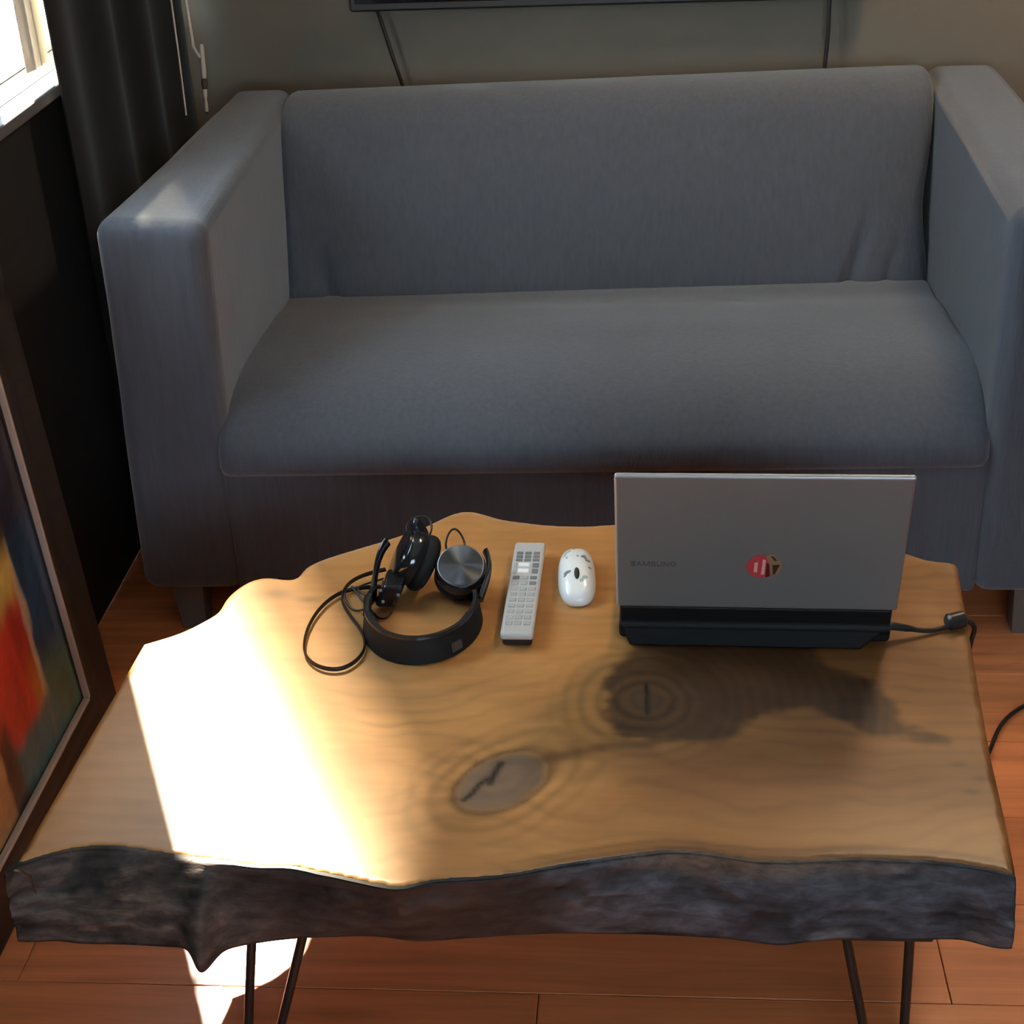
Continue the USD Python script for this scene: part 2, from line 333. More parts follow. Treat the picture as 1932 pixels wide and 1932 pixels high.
# seat cushion
sp_ = spline([(.70, .425), (.60, .445), (.480, .466), (.372, .477), (.250, .486), (.149, .486), (.085, .475), (.035, .452), (.000, .418), (-.016, .388), (-.012, .362), (.05, .355), (.30, .34), (.60, .33), (.70, .36)], 80, True)[:-1]
sc = sp_.mean(0)
xs2 = np.concatenate([[-.664, -.662, -.657, -.648], np.linspace(-.635, .638, 70), [.650, .659, .664, .666]])
def sshape(i, x, prof):
    e = min(x + .665, .667 - x)
    ins = .018 * (1 - math.sqrt(max(0, 1 - (1 - min(e / .024, 1)) ** 2)))
    d = prof - sc; L = np.linalg.norm(d, axis=1, keepdims=True)
    q = prof - d / L * ins
    top = smoothstep(.36, .42, prof[:, 1])
    w = .005 * (meshkit.fbm(np.column_stack([np.full(len(prof), x * 7), prof[:, 0] * 3, prof[:, 1] * 3]), 3, 9) - .5)
    q = q + d / L * (w * top + .010 * top * (1 - (x / .67) ** 2) * smoothstep(.7, .3, prof[:, 0]))[:, None]
    q[:, 0] += .02 * x
    return q
part(sofa, 'seat', loft(sp_, xs2, sshape), 'sofa_cloth', True)
part(sofa, 'front_panel', refine_noise(hull_round([(-.668, .0, .10), (.672, .012, .10), (-.668, .0, .372), (.672, .012, .372), (-.668, .10, .10), (.672, .11, .10), (-.668, .10, .372), (.672, .11, .372)], .010, 12), .04, .003, 6, 3), 'sofa_cloth', True)
for lx, ly in ((-.775, .055), (.775, .055), (-.755, .85), (.775, .90)):
    c = np.array([lx, ly])
    q = m3.Manifold.hull_points([(lx + sx * w, ly + sy * w, z) for z, w in ((0.0, .022), (.104, .030)) for sx in (-1, 1) for sy in (-1, 1)])
    part(sofa, 'leg', q, 'leg_metal', 30, label='small grey tapered block foot')

# ------------------------------------------------------------------ coffee table
TZ, TB = 0.42, 0.315
BACK = [(-0.6168, -0.6333), (-0.5986, -0.6225), (-0.5699, -0.6023), (-0.5463, -0.575), (-0.5313, -0.5513), (-0.5279, -0.5231), (-0.5167, -0.4869), (-0.4982, -0.4631), (-0.4795, -0.457), (-0.4546, -0.4614), (-0.4381, -0.4598), (-0.4282, -0.4326), (-0.4123, -0.4095), (-0.3763, -0.3828), (-0.3391, -0.3589), (-0.2977, -0.3313), (-0.2637, -0.3048), (-0.2413, -0.2813), (-0.2182, -0.2609), (-0.2018, -0.2558), (-0.1802, -0.261), (-0.1494, -0.2781), (-0.1111, -0.2899), (-0.0733, -0.2983), (-0.032, -0.3016), (0.0091, -0.3), (0.0336, -0.2966), (0.1073, -0.2934), (0.2283, -0.3099), (0.3456, -0.3388), (0.4208, -0.3654), (0.4661, -0.3838), (0.4818, -0.396), (0.4995, -0.405), (0.525, -0.4109), (0.5309, -0.4331)]
RIGHT = [(0.523, -0.5251), (0.5049, -0.7142), (0.4914, -0.8663), (0.4852, -0.9721), (0.4785, -1.0595)]
FRONT = [(0.4769, -1.0696), (0.4529, -1.0602), (0.4258, -1.0534), (0.3866, -1.0485), (0.353, -1.0468), (0.3081, -1.0454), (0.2712, -1.0489), (0.2402, -1.0514), (0.2024, -1.0515), (0.1636, -1.0448), (0.1332, -1.0395), (0.1018, -1.0385), (0.0722, -1.0436), (0.026, -1.0543), (0.0001, -1.0602), (-0.0337, -1.0696), (-0.0598, -1.078), (-0.1203, -1.0888), (-0.1723, -1.0986), (-0.1864, -1.104), (-0.2173, -1.1024), (-0.257, -1.0917), (-0.2897, -1.0832), (-0.3225, -1.0755), (-0.3621, -1.0748), (-0.39, -1.0703), (-0.4442, -1.062), (-0.4687, -1.0582), (-0.5009, -1.0519), (-0.5338, -1.0483), (-0.5859, -1.0541), (-0.6121, -1.0654), (-0.6313, -1.0765), (-0.6385, -1.0889)]
BOTTOM = [(0.4851, -1.0835), (0.4707, -1.0927), (0.4493, -1.0885), (0.4355, -1.0826), (0.3938, -1.0814), (0.3538, -1.0826), (0.2934, -1.0836), (0.2598, -1.0886), (0.2249, -1.0945), (0.1839, -1.0892), (0.143, -1.0856), (0.0899, -1.0839), (0.0305, -1.0832), (-0.0472, -1.0854), (-0.1239, -1.0943), (-0.1661, -1.0996), (-0.1925, -1.1004), (-0.2246, -1.0956), (-0.2713, -1.0962), (-0.3223, -1.101), (-0.3609, -1.1087), (-0.394, -1.1187), (-0.4136, -1.1306), (-0.4248, -1.139), (-0.4449, -1.1227), (-0.4636, -1.1192), (-0.5158, -1.1175), (-0.5698, -1.1166), (-0.6109, -1.1112), (-0.6448, -1.1072)]
outline = Polygon(np.vstack([spline(BACK, 160), np.array(RIGHT), spline(FRONT, 160)])).buffer(0)
DARK = Polygon([(0.0179, -0.7844), (0.0531, -0.8329), (0.0923, -0.8512), (0.1311, -0.8547), (0.1703, -0.8435), (0.1973, -0.825), (0.226, -0.7887), (0.2796, -0.7801), (0.3302, -0.7979), (0.3588, -0.8274), (0.389, -0.8394), (0.4435, -0.8363), (0.4431, -0.8206), (0.3965, -0.7891), (0.3957, -0.7502), (0.3669, -0.7162), (0.338, -0.6749), (0.3199, -0.6406), (0.30, -0.52), (0.06, -0.52), (0.0449, -0.6413), (0.0317, -0.7209)])
CRACK1 = LineString([(-0.1367, -0.9582), (-0.1284, -0.9464), (-0.1205, -0.9287), (-0.1118, -0.9186)])
CRACK2 = LineString([(-0.1079, -0.9264), (-0.1047, -0.9104), (-0.0981, -0.888)])
CRACK3 = LineString([(0.079, -0.722), (0.0815, -0.745), (0.0805, -0.785)])
BAND = LineString([(-0.045, -0.880), (-0.01, -0.868), (0.03, -0.852), (0.08, -0.850)])
def wood(P):
    """The slab's figure at points (n,2): pale walnut with a dark heart, two knots with rings, brown sapwood lines by the bark."""
    x, y = P[:, 0], P[:, 1]
    z0 = np.zeros(len(x))
    n1 = meshkit.fbm(np.column_stack([x * 4, y * 4, z0]), 4, 11) - .5
    n2 = meshkit.fbm(np.column_stack([x * 14, y * 14, z0]), 4, 12) - .5
    n3 = meshkit.fbm(np.column_stack([x * 9, y * 70, z0]), 3, 13) - .5
    def knot(cx, cy, a, b, th):
        dx, dy = x - cx + .015 * n2, y - cy + .015 * n2
        c, s = math.cos(th), math.sin(th)
        return np.hypot((c * dx + s * dy) / a, (-s * dx + c * dy) / b)
    k1 = knot(-.093, -.922, .068, .045, math.radians(50))
    k2 = knot(.078, -.757, .055, .060, 0)
    k3 = knot(-.155, -.905, .040, .060, math.radians(-30))
    # grain lines run along x and bend round the knots
    flow = y + .05 * n1 - .045 * np.exp(-k1 ** 2 / 4) * np.sign(-.93 - y) - .05 * np.exp(-k2 ** 2 / 6)
    lines = .5 + .5 * np.sin(flow * 260 + 10 * n1)
    base = np.array([.50, .265, .088]); light = np.array([.58, .335, .125]); brown = np.array([.30, .135, .048])
    t = smoothstep(-.25, .25, n1 + .35 * n3)
    col = base[None] * (1 - t[:, None]) + light[None] * t[:, None]
    rightside = smoothstep(-.02, .16, x + .5 * n1)          # the heart side of the slab is browner
    col = col * (1 - .62 * rightside[:, None]) + brown[None] * .62 * rightside[:, None] * 1.0
    col *= (1 - .05 * lines)[:, None]
    n4 = meshkit.fbm(np.column_stack([x * 7, y * 11, z0]), 4, 17) - .5
    col *= (1 + .55 * n4)[:, None] * np.array([1, 1 + .0, 1])[None]
    sw = np.sin((flow + .10 * n1 + .02 * n2) * 95) ** 8                                 # a few strong dark year lines
    col *= (1 - .16 * sw * smoothstep(-.30, .0, x + n1))[:, None]
    # pale strip along the front
    pts = shapely.points(P)
    dfront = shapely.distance(pts, LineString(FRONT)); dback = shapely.distance(pts, LineString(BACK))
    s = np.exp(-((dfront - .045) / .030) ** 2) * smoothstep(-.3, .1, x)
    col = col * (1 - .45 * s[:, None]) + np.array([.46, .26, .10])[None] * .45 * s[:, None]
    for d0, w_, a in ((.016, .004, .40), (.006, .006, .45)):
        col *= (1 - a * np.exp(-((dfront + .006 * n2 - d0) / w_) ** 2) * smoothstep(-.25, .15, x + n1))[:, None]
    s = np.exp(-(dback / .012) ** 2)
    col = col * (1 - .4 * s[:, None]) + np.array([.62, .45, .27])[None] * .4 * s[:, None]
    # brown zone in front of the heart
    z = smoothstep(.10, 0, np.abs(y + .905 + .06 * n1)) * smoothstep(.0, .10, x)
    col = col * (1 - .5 * z[:, None]) + np.array([.22, .105, .045])[None] * .5 * z[:, None]
    # dark heart
    din = np.where(shapely.contains(DARK, pts), -1, 1) * shapely.distance(pts, LineString(list(DARK.exterior.coords)))
    h = smoothstep(.012, -.012, din + .06 * n2 + .02 * n3)
    hc = np.array([.060, .034, .017])[None] * (1 + 1.5 * n2 + 1.2 * n4 + .6 * n3)[:, None] + np.array([.034, .019, .008])[None] * (.5 + .5 * np.sin(k2 * 19 + 9 * n1))[:, None]
    col = col * (1 - .88 * h[:, None]) + np.maximum(hc, .012) * .88 * h[:, None]
    # rings round knots
    for k, r0, fq, a in ((k1, 2.9, 13, .34), (k2, 2.9, 15, .36), (k3, 1.8, 12, .16)):
        fade = smoothstep(r0, .8, k)
        col *= (1 - a * fade * (.5 + .5 * np.sin((k + .9 * n1 + .25 * n2) * fq)) ** 1.6)[:, None]
    g = smoothstep(1.05, .80, k1 + .12 * n2)
    grey = np.array([.215, .175, .135])[None] * (1 + .5 * n2)[:, None] * (1 - .25 * smoothstep(-.10, -.05, x))[:, None]
    col = col * (1 - .85 * g[:, None]) + grey * .85 * g[:, None]
    rim = np.exp(-((k1 - 1.03) / .07) ** 2)
    col *= (1 - .35 * rim)[:, None]
    core = smoothstep(.55, .25, k2)
    col = col * (1 - .55 * core[:, None]) + np.array([.13, .085, .05])[None] * .55 * core[:, None]
    d = shapely.distance(pts, BAND); g = np.exp(-(d / .011) ** 2)
    col = col * (1 - .6 * g[:, None]) + np.array([.10, .05, .025])[None] * .6 * g[:, None]
    for c, w_ in ((CRACK1, .0035), (CRACK2, .0045), (CRACK3, .0032)):
        g = np.exp(-(shapely.distance(pts, c) / w_) ** 2)
        col = col * (1 - .95 * g[:, None]) + np.array([.012, .009, .006])[None] * .95 * g[:, None]
    # small dark specks near the right edge, the knot by the back notch
    for sx, sy, r in ((.452, -.880, .006), (.470, -.905, .005), (.455, -.93, .0045), (-.455, -.505, .022), (-.405, -.52, .014)):
        g = np.exp(-((np.hypot((x - sx) * .7, (y - sy) * 1.5) + .01 * n2) / r) ** 2)
        col *= (1 - .45 * g)[:, None]
    col = col * (.86 - .16 * smoothstep(-.1, .35, x))[:, None]  # whole slab darker towards the right
    col = col * np.array([.95, .81, .72])
    return np.clip(col, .004, .85)
table = thing('coffee_table', 'live-edge walnut slab coffee table with dark bark front on black hairpin legs', 'table')
def build_top():
    step = .0042
    ring = np.array(shapely.segmentize(outline.exterior, step).coords)[:-1]
    x0, y0, x1, y1 = outline.bounds
    gx, gy = np.meshgrid(np.arange(x0, x1, step), np.arange(y0, y1, step))
    g = np.column_stack([gx.ravel(), gy.ravel()])
    g = g[shapely.contains_xy(outline.buffer(-step * .7), g[:, 0], g[:, 1])]
    P = np.vstack([ring, g]); tri = Delaunay(P).simplices
    c = P[tri].mean(1); tri = tri[shapely.contains_xy(outline, c[:, 0], c[:, 1])]
    a, b, d = P[tri[:, 0]], P[tri[:, 1]], P[tri[:, 2]]
    cr = (b[:, 0] - a[:, 0]) * (d[:, 1] - a[:, 1]) - (b[:, 1] - a[:, 1]) * (d[:, 0] - a[:, 0])
    tri[cr < 0] = tri[cr < 0][:, [0, 2, 1]]
    pts = shapely.points(P)
    # gentle swell, rounded arris and sunk cracks
    z = TZ + .0016 * (meshkit.fbm(np.column_stack([P * 6, np.zeros(len(P))]), 2, 3) - .5)
    de = shapely.distance(pts, outline.exterior)
    z -= .003 * (1 - np.clip(de / .006, 0, 1)) ** 2
    n, N = len(ring), len(P)
    V = [np.column_stack([P, z])]; F = [tri]; C = [wood(P)]
    # the sides, down to a slightly drawn-in bottom
    levels = [.412, .402, .380, .350, TB]
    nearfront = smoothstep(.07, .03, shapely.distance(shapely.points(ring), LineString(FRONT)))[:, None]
    cen = np.array([-.05, -.72]); prev = np.arange(n)
    for k, zz in enumerate(levels):
        inset = [.000, .001, .002, .004, .010][k]
        nrm = np.roll(ring, -1, 0) - np.roll(ring, 1, 0); nrm /= np.linalg.norm(nrm, axis=1, keepdims=True)
        nrm = np.column_stack([nrm[:, 1], -nrm[:, 0]])
        if not outline.exterior.is_ccw: nrm = -nrm
        rr = ring - nrm * (inset + nearfront * [.007, .014, .016, .016, .016][k])
        V.append(np.column_stack([rr, np.full(n, zz)]))
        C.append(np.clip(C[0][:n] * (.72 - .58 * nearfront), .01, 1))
        cur = N + k * n + np.arange(n); j = (np.arange(n) + 1) % n
        F.append(np.column_stack([prev, prev[j], cur[j]])); F.append(np.column_stack([prev, cur[j], cur])); prev = cur
    low = V[-1][:, :2]; tl = Delaunay(low).simplices; c = low[tl].mean(1)
    tl = tl[shapely.contains_xy(Polygon(low).buffer(0), c[:, 0], c[:, 1])]
    F.append(tl + prev[0])
    V, F, C = np.vstack(V), np.vstack(F), np.vstack(C)
    m = trimesh.Trimesh(V, F, process=False); trimesh.repair.fix_normals(m)
    if m.face_normals[:len(tri), 2].mean() < 0: m.invert()
    return m, C
top, topc = build_top()
part(table, 'tabletop', top, 'table_wood', True, color=topc)
def build_bark():
    n, rows = 420, 26
    t = spline(FRONT, n); b = spline(np.array(BOTTOM) * [1.01, 1] + [0, .0225], n)
    # match by x
    xs_ = t[:, 0]; o = np.argsort(b[:, 0]); by = np.interp(xs_, b[o, 0], b[o, 1])
    lead = np.linspace(0, 1, n)
    bx = xs_ + np.interp(lead, [0, .03, .97, 1], [.008, 0, 0, -.006])
    V, C = [], []
    for k in range(rows):
        s = k / (rows - 1)
        x = xs_ * (1 - s) + bx * s; y = t[:, 1] * (1 - s) + by * s; z = np.full(n, TZ - .001) * (1 - s) + TB * s
        P3 = np.column_stack([x, y, z])
        bulge = .006 * math.sin(s * math.pi)
        big = meshkit.fbm(P3 * [14, 14, 26], 4, 21) - .5
        rid = np.abs(meshkit.fbm(P3 * [9, 9, 60] + [0, 0, 0], 4, 22) - .5)
        fine = meshkit.fbm(P3 * [60, 60, 90], 3, 23) - .5
        left = smoothstep(-.30, -.46, x)
        calm = 1 - .65 * smoothstep(-.56, -.50, x) * smoothstep(-.28, -.34, x)
        d = bulge * calm + calm * (.012 * big - .022 * rid * (.4 + .6 * left) + .004 * fine) * min(1, s * 7) * min(1, (1 - s) * 5 + .25)
        # the snag that juts down by the left leg
        snag = np.exp(-((x + .424) / .013) ** 2) * smoothstep(.45, 1.0, s)
        step_ = .010 * smoothstep(-.400, -.425, x) * smoothstep(-.65, -.45, x) * math.sin(s * math.pi)
        z = z - .000 * snag
        P3[:, 1] -= d + .003 + step_ + .010 * snag; P3[:, 2] = z - .010 * snag
        e_ = smoothstep(-.600, -.636, P3[:, 0]); P3[:, 0] -= .007 * e_; P3[:, 1] -= .007 * e_
        V.append(P3)
        c_l = np.array([.075, .050, .034]); c_m = np.array([.017, .013, .011]); c_r = np.array([.042, .043, .047])  # right end bluish, the cool light there put into the colour
        right = smoothstep(-.08, .10, x + .12 * big)
        c = c_l[None] * left[:, None] + (1 - left)[:, None] * (c_m[None] * (1 - right)[:, None] + c_r[None] * right[:, None])
        c = c * np.maximum(.15, 1 + 2.6 * big + 1.8 * fine - 2.6 * rid)[:, None]
        pale = smoothstep(.10, .20, meshkit.fbm(P3 * [22, 22, 22], 3, 31) - .5) * (right * .8 + left * .35)
        c = c * (1 - .6 * pale[:, None]) + np.array([.13, .115, .10])[None] * .6 * pale[:, None]
        lip = (1 - smoothstep(.02, .30, s + .35 * big)) * smoothstep(.02, .10, x) * smoothstep(.40, .26, x)
        c = c * (1 - .6 * lip[:, None]) + np.array([.16, .10, .055])[None] * .6 * lip[:, None]
        C.append(np.clip(c, .004, .5))
    V = np.vstack(V); C = np.vstack(C); F = []
    for k in range(rows - 1):
        a = k * n + np.arange(n - 1)
        F += [np.column_stack([a, a + 1, a + n + 1]), np.column_stack([a, a + n + 1, a + n])]
    F = np.vstack(F)
    # back face, closes the shell inside the slab
    inner = V + [0, .020, 0]; N = len(V)
    F2 = F[:, ::-1] + N
    edge = []
    def strip(i):
        a, b = i[:-1], i[1:]; edge.append(np.column_stack([a, a + N, b + N])); edge.append(np.column_stack([a, b + N, b]))
    strip(np.arange(n)); strip((rows - 1) * n + np.arange(n)[::-1]); strip(np.arange(rows)[::-1] * n); strip(np.arange(rows) * n + n - 1)
    inner[:n, 2] -= .002
    m = trimesh.Trimesh(np.vstack([V, inner]), np.vstack([F, F2] + edge), process=False)
    trimesh.repair.fix_normals(m)
    return m, np.vstack([C, C]) * [1.05, 1.12, 1.22]
bark, barkc = build_bark()
part(table, 'bark_edge', bark, 'bark', True, label='rough dark bark along the front edge', color=barkc)
def hairpin(xa, xb, xa0, xb0, y):
    """Two rods from a plate under the slab down to a tight bend on the floor."""
    r = .0058; zt = TB - .004
    mid = (xa0 + xb0) / 2; w = abs(xb0 - xa0) / 2
    sg = 1 if xb0 > xa0 else -1
    bend = [(mid - sg * w * math.cos(a), y, r + w - w * math.sin(a) * 1.0) for a in np.linspace(0, math.pi, 12)]
    P = [(xa, y, zt)] + [(xa + (xa0 - xa) * t, y, zt + (r + w - zt) * t) for t in (.25, .5, .75)] + bend + [(xb + (xb0 - xb) * t, y, zt + (r + w - zt) * t) for t in (.75, .5, .25)] + [(xb, y, zt)]
    plate = rbox(min(xa, xb) - .02, max(xa, xb) + .02, y - .03, y + .03, TB - .006, TB + .001, .0015, 6)
    return cat(tube(P, r, 12), tm(plate))
for a in ((-.388, -.320, -.433, -.404, -1.03), (.381, .304, .392, .364, -1.03), (-.43, -.37, -.450, -.42, -.62), (.44, .37, .455, .425, -.50)):
    part(table, 'leg', hairpin(*a), 'black_steel', 40)

# ------------------------------------------------------------------ laptop
LY, LAL, LYAW, LZ = -0.630, 0.207, -0.023, 0.0335
lap = thing('laptop', 'open grey laptop seen from behind with a round red sticker on its lid', 'laptop', (.225, LY, TZ + .001), LYAW)
hw = .184
body = rbox(-hw + .002, hw - .004, .004, .255, .004, .028, .006, 12)
part(lap, 'base', cat(tm(body), tm(hull_round([(x, y, z) for a, b in ((-.178, .172),) for x, y, z in ((a + .010, -.010, .002), (b - .030, -.010, .002), (a, -.006, .036), (b, -.006, .036), (a, .03, .001), (b, .03, .001), (a, .03, .030), (b, .03, .030))], .003, 10))), 'hinge_black', 40)
part(lap, 'hinge', frame_to(trimesh.creation.cylinder(.011, 2 * hw - .014, sections=28), (0, .004, .030), (1, 0, 0)), 'hinge_black', 40)
part(lap, 'keyboard', cat(*[tm(rbox(-.165 + i * .0222, -.165 + i * .0222 + .0185, .235 - .0 - .135 - 0 + j * .021, .235 - .135 + j * .021 + .0175, .0275, .0295, .0008, 4)) for i in range(15) for j in range(6)]).apply_translation((0, -.085, 0)), 'black_soft', False)
part(lap, 'touchpad', rbox(-.055, .045, .165, .228, .0275, .0288, .0006, 6), 'tv_bezel', 30)
def lidm(m):
    m = tm(m).copy(); R = trimesh.transformations.rotation_matrix(LAL, (1, 0, 0)); m.apply_transform(R); m.apply_translation((0, .000, LZ)); return m
LL = .256
# lid plane: x across, z up the lid, y=0 is the back face, +y towards the screen
shell = rbox(-hw, hw, 0, .009, .028, LL, .0042, 14)
lid = part(lap, 'lid', lidm(shell), 'lid_silver', 40)
part(lid, 'lid_rim', lidm(cat(tm(rbox(-hw - .0004, hw + .0004, .0006, .0086, LL - .007, LL + .0004, .0036, 10)), tm(rbox(-hw - .0006, -hw + .005, .0006, .0086, .03, LL - .005, .0024, 10)))), 'lid_edge', 40, label='brighter silver edge of the lid')
part(lid, 'hinge_cover', lidm(rbox(-hw + .004, hw - .006, -.001, .010, -.003, .030, .004, 12)), 'hinge_black', 40, label='black strip under the silver lid')
part(lid, 'screen', lidm(rbox(-.172, .172, .0085, .0105, .040, .244, .0008, 6)), 'screen_black', 30)
def on_lid(m, x, z, lift=.0004):
    """m is in its own xy plane, reading along +x, seen from behind the lid."""
    m = m.copy(); m.apply_transform(trimesh.transformations.rotation_matrix(math.pi / 2, (1, 0, 0))); m.apply_translation((x, -lift, z)); return lidm(m)
txt = meshkit.text_mesh('SAMSUNG', .0075, .0004, bold=True)
txt.vertices[:, 0] *= .060 / (txt.bounds[1, 0])
part(lid, 'lid_lettering', on_lid(txt, -.166, .104, .0002), 'logo_grey', False)
def disc(r, t=.0004, seg=40, sx=1, sz=1):
    c = trimesh.creation.cylinder(r, t, sections=seg); c.vertices[:, 0] *= sx; c.vertices[:, 1] *= sz; return c
def flat(pts, t=.0004): return trimesh.creation.extrude_polygon(Polygon(pts), t, engine='earcut')
SX, SZ = .0045, .106
st = part(lid, 'round_sticker', on_lid(disc(.0205), SX, SZ, .0003), 'sticker_red', False, label='round red sticker with pale strokes and a dark gold wing')
stk = [('sticker_pink', [(-.0105, -.009), (-.006, -.010), (-.0055, .008), (-.0100, .007)]), ('sticker_pink', [(-.001, -.014), (.0035, -.0135), (.0045, .012), (.0005, .013)]),
       ('sticker_maroon', [(.005, -.019), (.0105, -.016), (.009, .004), (.0055, .007)]), ('sticker_gold', [(.004, .019), (.012, .024), (.026, .006), (.0235, -.006), (.020, -.014), (.0115, -.014), (.010, .004), (.006, .012)])]
M_ = [trimesh.util.concatenate([flat(p) for n, p in stk if n == k]) for k in ('sticker_pink', 'sticker_maroon', 'sticker_gold')]
UsdP = [('sticker_pink', .0008), ('sticker_maroon', .0008), ('sticker_gold', .0006)]
for mm, (k, lf) in zip(M_, UsdP):
    part(lid, k.replace('sticker_', 'sticker_print_'), on_lid(mm, SX, SZ, lf), k, False)
part(lid, 'sticker_print_dark', on_lid(cat(flat([(.0105, .0185), (.0135, .0185), (.0185, .012), (.016, .010)]), flat([(.013, .003), (.0225, .004), (.0165, -.0135), (.0145, -.013)])), SX, SZ, .0011), 'sticker_dark', False)

# laptop power lead: from the laptop's right rear, over the table's edge and along the floor
cord = thing('laptop_cable', 'black power cable from laptop over right table edge to the floor', 'cable')
P = [(.408, -.612, .440), (.424, -.609, .436), (.452, -.603, .4275), (.478, -.594, .4245), (.4885, -.5895, .426), (.506, -.583, .427), (.518, -.581, .4275), (.5255, -.579, .420), (.526, -.577, .40), (.5235, -.575, .36), (.512, -.57, .24), (.51, -.55, .08), (.535, -.51, .006), (.59, -.42, .0045), (.647, -.312, .0042), (.670, -.261, .0042), (.6955, -.224, .0042), (.725, -.1965, .0042), (.80, -.15, .0042), (.93, -.13, .0042)]
part(cord, 'cable', tube(spline(P, 160), .0034, 10), 'cable_rubber', 40)
part(cord, 'plug', tube([(.402, -.613, .4405), (.410, -.6115, .440), (.430, -.608, .4345), (.440, -.606, .4315)], .0055, 12, flat=([.0055, .0055, .0050, .0036], [.0055, .0055, .005, .0036])), 'black_plastic', 40)
fb = tube([(.486, -.5905, .4325), (.489, -.5894, .4325), (.509, -.582, .4325), (.512, -.581, .4325)], .011, 16, flat=([.008, .0115, .0115, .008], [.008, .0115, .0115, .008]))
part(cord, 'ferrite_bead', fb, 'black_plastic', 40)

# ------------------------------------------------------------------ mouse
mouse = thing('computer_mouse', 'white computer mouse with small printed leaves and black wheel', 'mouse', (-.019, -.474, TZ + .001), math.radians(3))
def mouse_z(x, y, lift=0.0):
    a = np.clip(1 - (x / .0275) ** 2 - (y / .0665) ** 2, 0, 1)
    return .005 + (.029 + .004 * y / .066) * a ** .42 + lift
def mouse_body():
    nr, na = 26, 72; V = []; 
    for i in range(nr + 1):
        s = math.sin(i / nr * math.pi / 2)
        for a in np.arange(na) * 2 * math.pi / na:
            c_, s_ = math.cos(a), math.sin(a); p = 2 / 2.8
            V.append((.0272 * s * np.sign(c_) * abs(c_) ** p, .066 * s * np.sign(s_) * abs(s_) ** p, 0))
    V = np.array(V); a = np.array([math.cos(i / nr * math.pi / 2) for i in range(nr + 1)]).repeat(na)
    V[:, 2] = .005 + (.029 + .004 * V[:, 1] / .066) * a ** .75
    bot = V[-na:].copy(); bot[:, :2] *= .95; bot[:, 2] = 0
    V = np.vstack([V, bot, [(0, 0, 0)]]); F = []
    for i in range(nr + 1):
        for j in range(na):
            k = (j + 1) % na; F += [(i * na + j, (i + 1) * na + j, (i + 1) * na + k), (i * na + j, (i + 1) * na + k, i * na + k)]
    e = (nr + 1) * na
    F += [(e + j, len(V) - 1, e + (j + 1) % na) for j in range(na)]
    m = trimesh.Trimesh(V, F, process=True); trimesh.repair.fix_normals(m); return m
mb = mouse_body()
part(mouse, 'body', mb, 'mouse_white', 50)
def mz(x, y):
    o, _, _ = mb.ray.intersects_location([[x, y, .2]], [[0, 0, -1]]); return o[:, 2].max() if len(o) else .005
part(mouse, 'scroll_wheel', frame_to(trimesh.creation.capsule(.001, .010, count=[16, 16]), (0, 0, 0), (1, 0, 0)), 'wheel_black', 40)
wheel = stage.GetPrimAtPath(mouse + '/scroll_wheel'); UsdGeom.Xformable(wheel).AddTranslateOp().Set((.0, -.020, mz(0, -.020) - .0065)); UsdGeom.Xformable(wheel).AddScaleOp().Set((.46, 1.65, 1))
def petal(x, y, r, ang, sx=1.6):
    p = [(x + r * (sx * math.cos(a) * math.cos(ang) - math.sin(a) * math.sin(ang)), y + r * (sx * math.cos(a) * math.sin(ang) + math.sin(a) * math.cos(ang))) for a in np.linspace(0, 2 * math.pi, 13)[:-1]]
    V = [(a, b, mz(a, b) + .0004) for a, b in p] + [(x, y, mz(x, y) + .0005)]
    lo = [(a, b, c - .001) for a, b, c in V]; n = 12
    F = [(12, i, (i + 1) % 12) for i in range(12)] + [(i, 13 + i, 13 + (i + 1) % 12) for i in range(12)] + [(i, 13 + (i + 1) % 12, (i + 1) % 12) for i in range(12)] + [(25, 13 + (i + 1) % 12, 13 + i) for i in range(12)]
    return trimesh.Trimesh(V + lo, F, process=False)
prints = [('mouse_print', [(.0105, .020, .0030, .9), (.0165, .012, .0028, .6), (.0135, .016, .0022, 1.2), (-.0135, -.018, .0034, .1), (-.0165, -.023, .0020, .9), (-.003, .047, .0016, 1.6), (.019, -.004, .0016, .3)]),
          ('mouse_print_green', [(-.0125, .038, .0036, .4), (-.0165, .030, .0024, 1.0), (-.014, .020, .0018, 1.7), (.0115, -.030, .0030, .6), (.0065, -.037, .0024, .9), (.002, .020, .0018, 1.6)])]
for k, L in prints:
    for p in L: part(mouse, 'printed_leaf', petal(*p), k, False)

# ------------------------------------------------------------------ remote control
rem = thing('remote_control', 'long silver remote control with many small keys beside the headphones', 'remote control', (-.0930, -.517, TZ + .001), math.radians(-1.0))
RL = .1235
part(rem, 'body', rbox(-.0205, .0205, -RL + .004, RL - .002, 0, .015, .004, 12), 'black_plastic', 40, label='black lower shell')
part(rem, 'faceplate', rbox(-.0228, .0228, -RL, RL, .011, .0225, .0045, 14), 'remote_silver', 40)
bt = .0225
def key(name, x0, x1, y0, y1, m): part(rem, 'key', rbox(x0, x1, y0, y1, bt - .0015, bt + .0012, .0011, 6), m, 40)
for r in range(3):
    for c in range(3):
        yy = .093 - r * .0098
        key('key', -.0172 + c * .0124, -.0172 + c * .0124 + .0095, yy - .0072, yy, 'button_dark')
for r in range(2):
    yy = .0615 - r * .0165
    key('key', -.0120, .0045, yy - .010, yy, 'button_white')
    key('key', .0085, .0175, yy - .0125, yy, 'button_dark')
    key('key', -.0180, -.0140, yy - .0125, yy, 'button_grey')
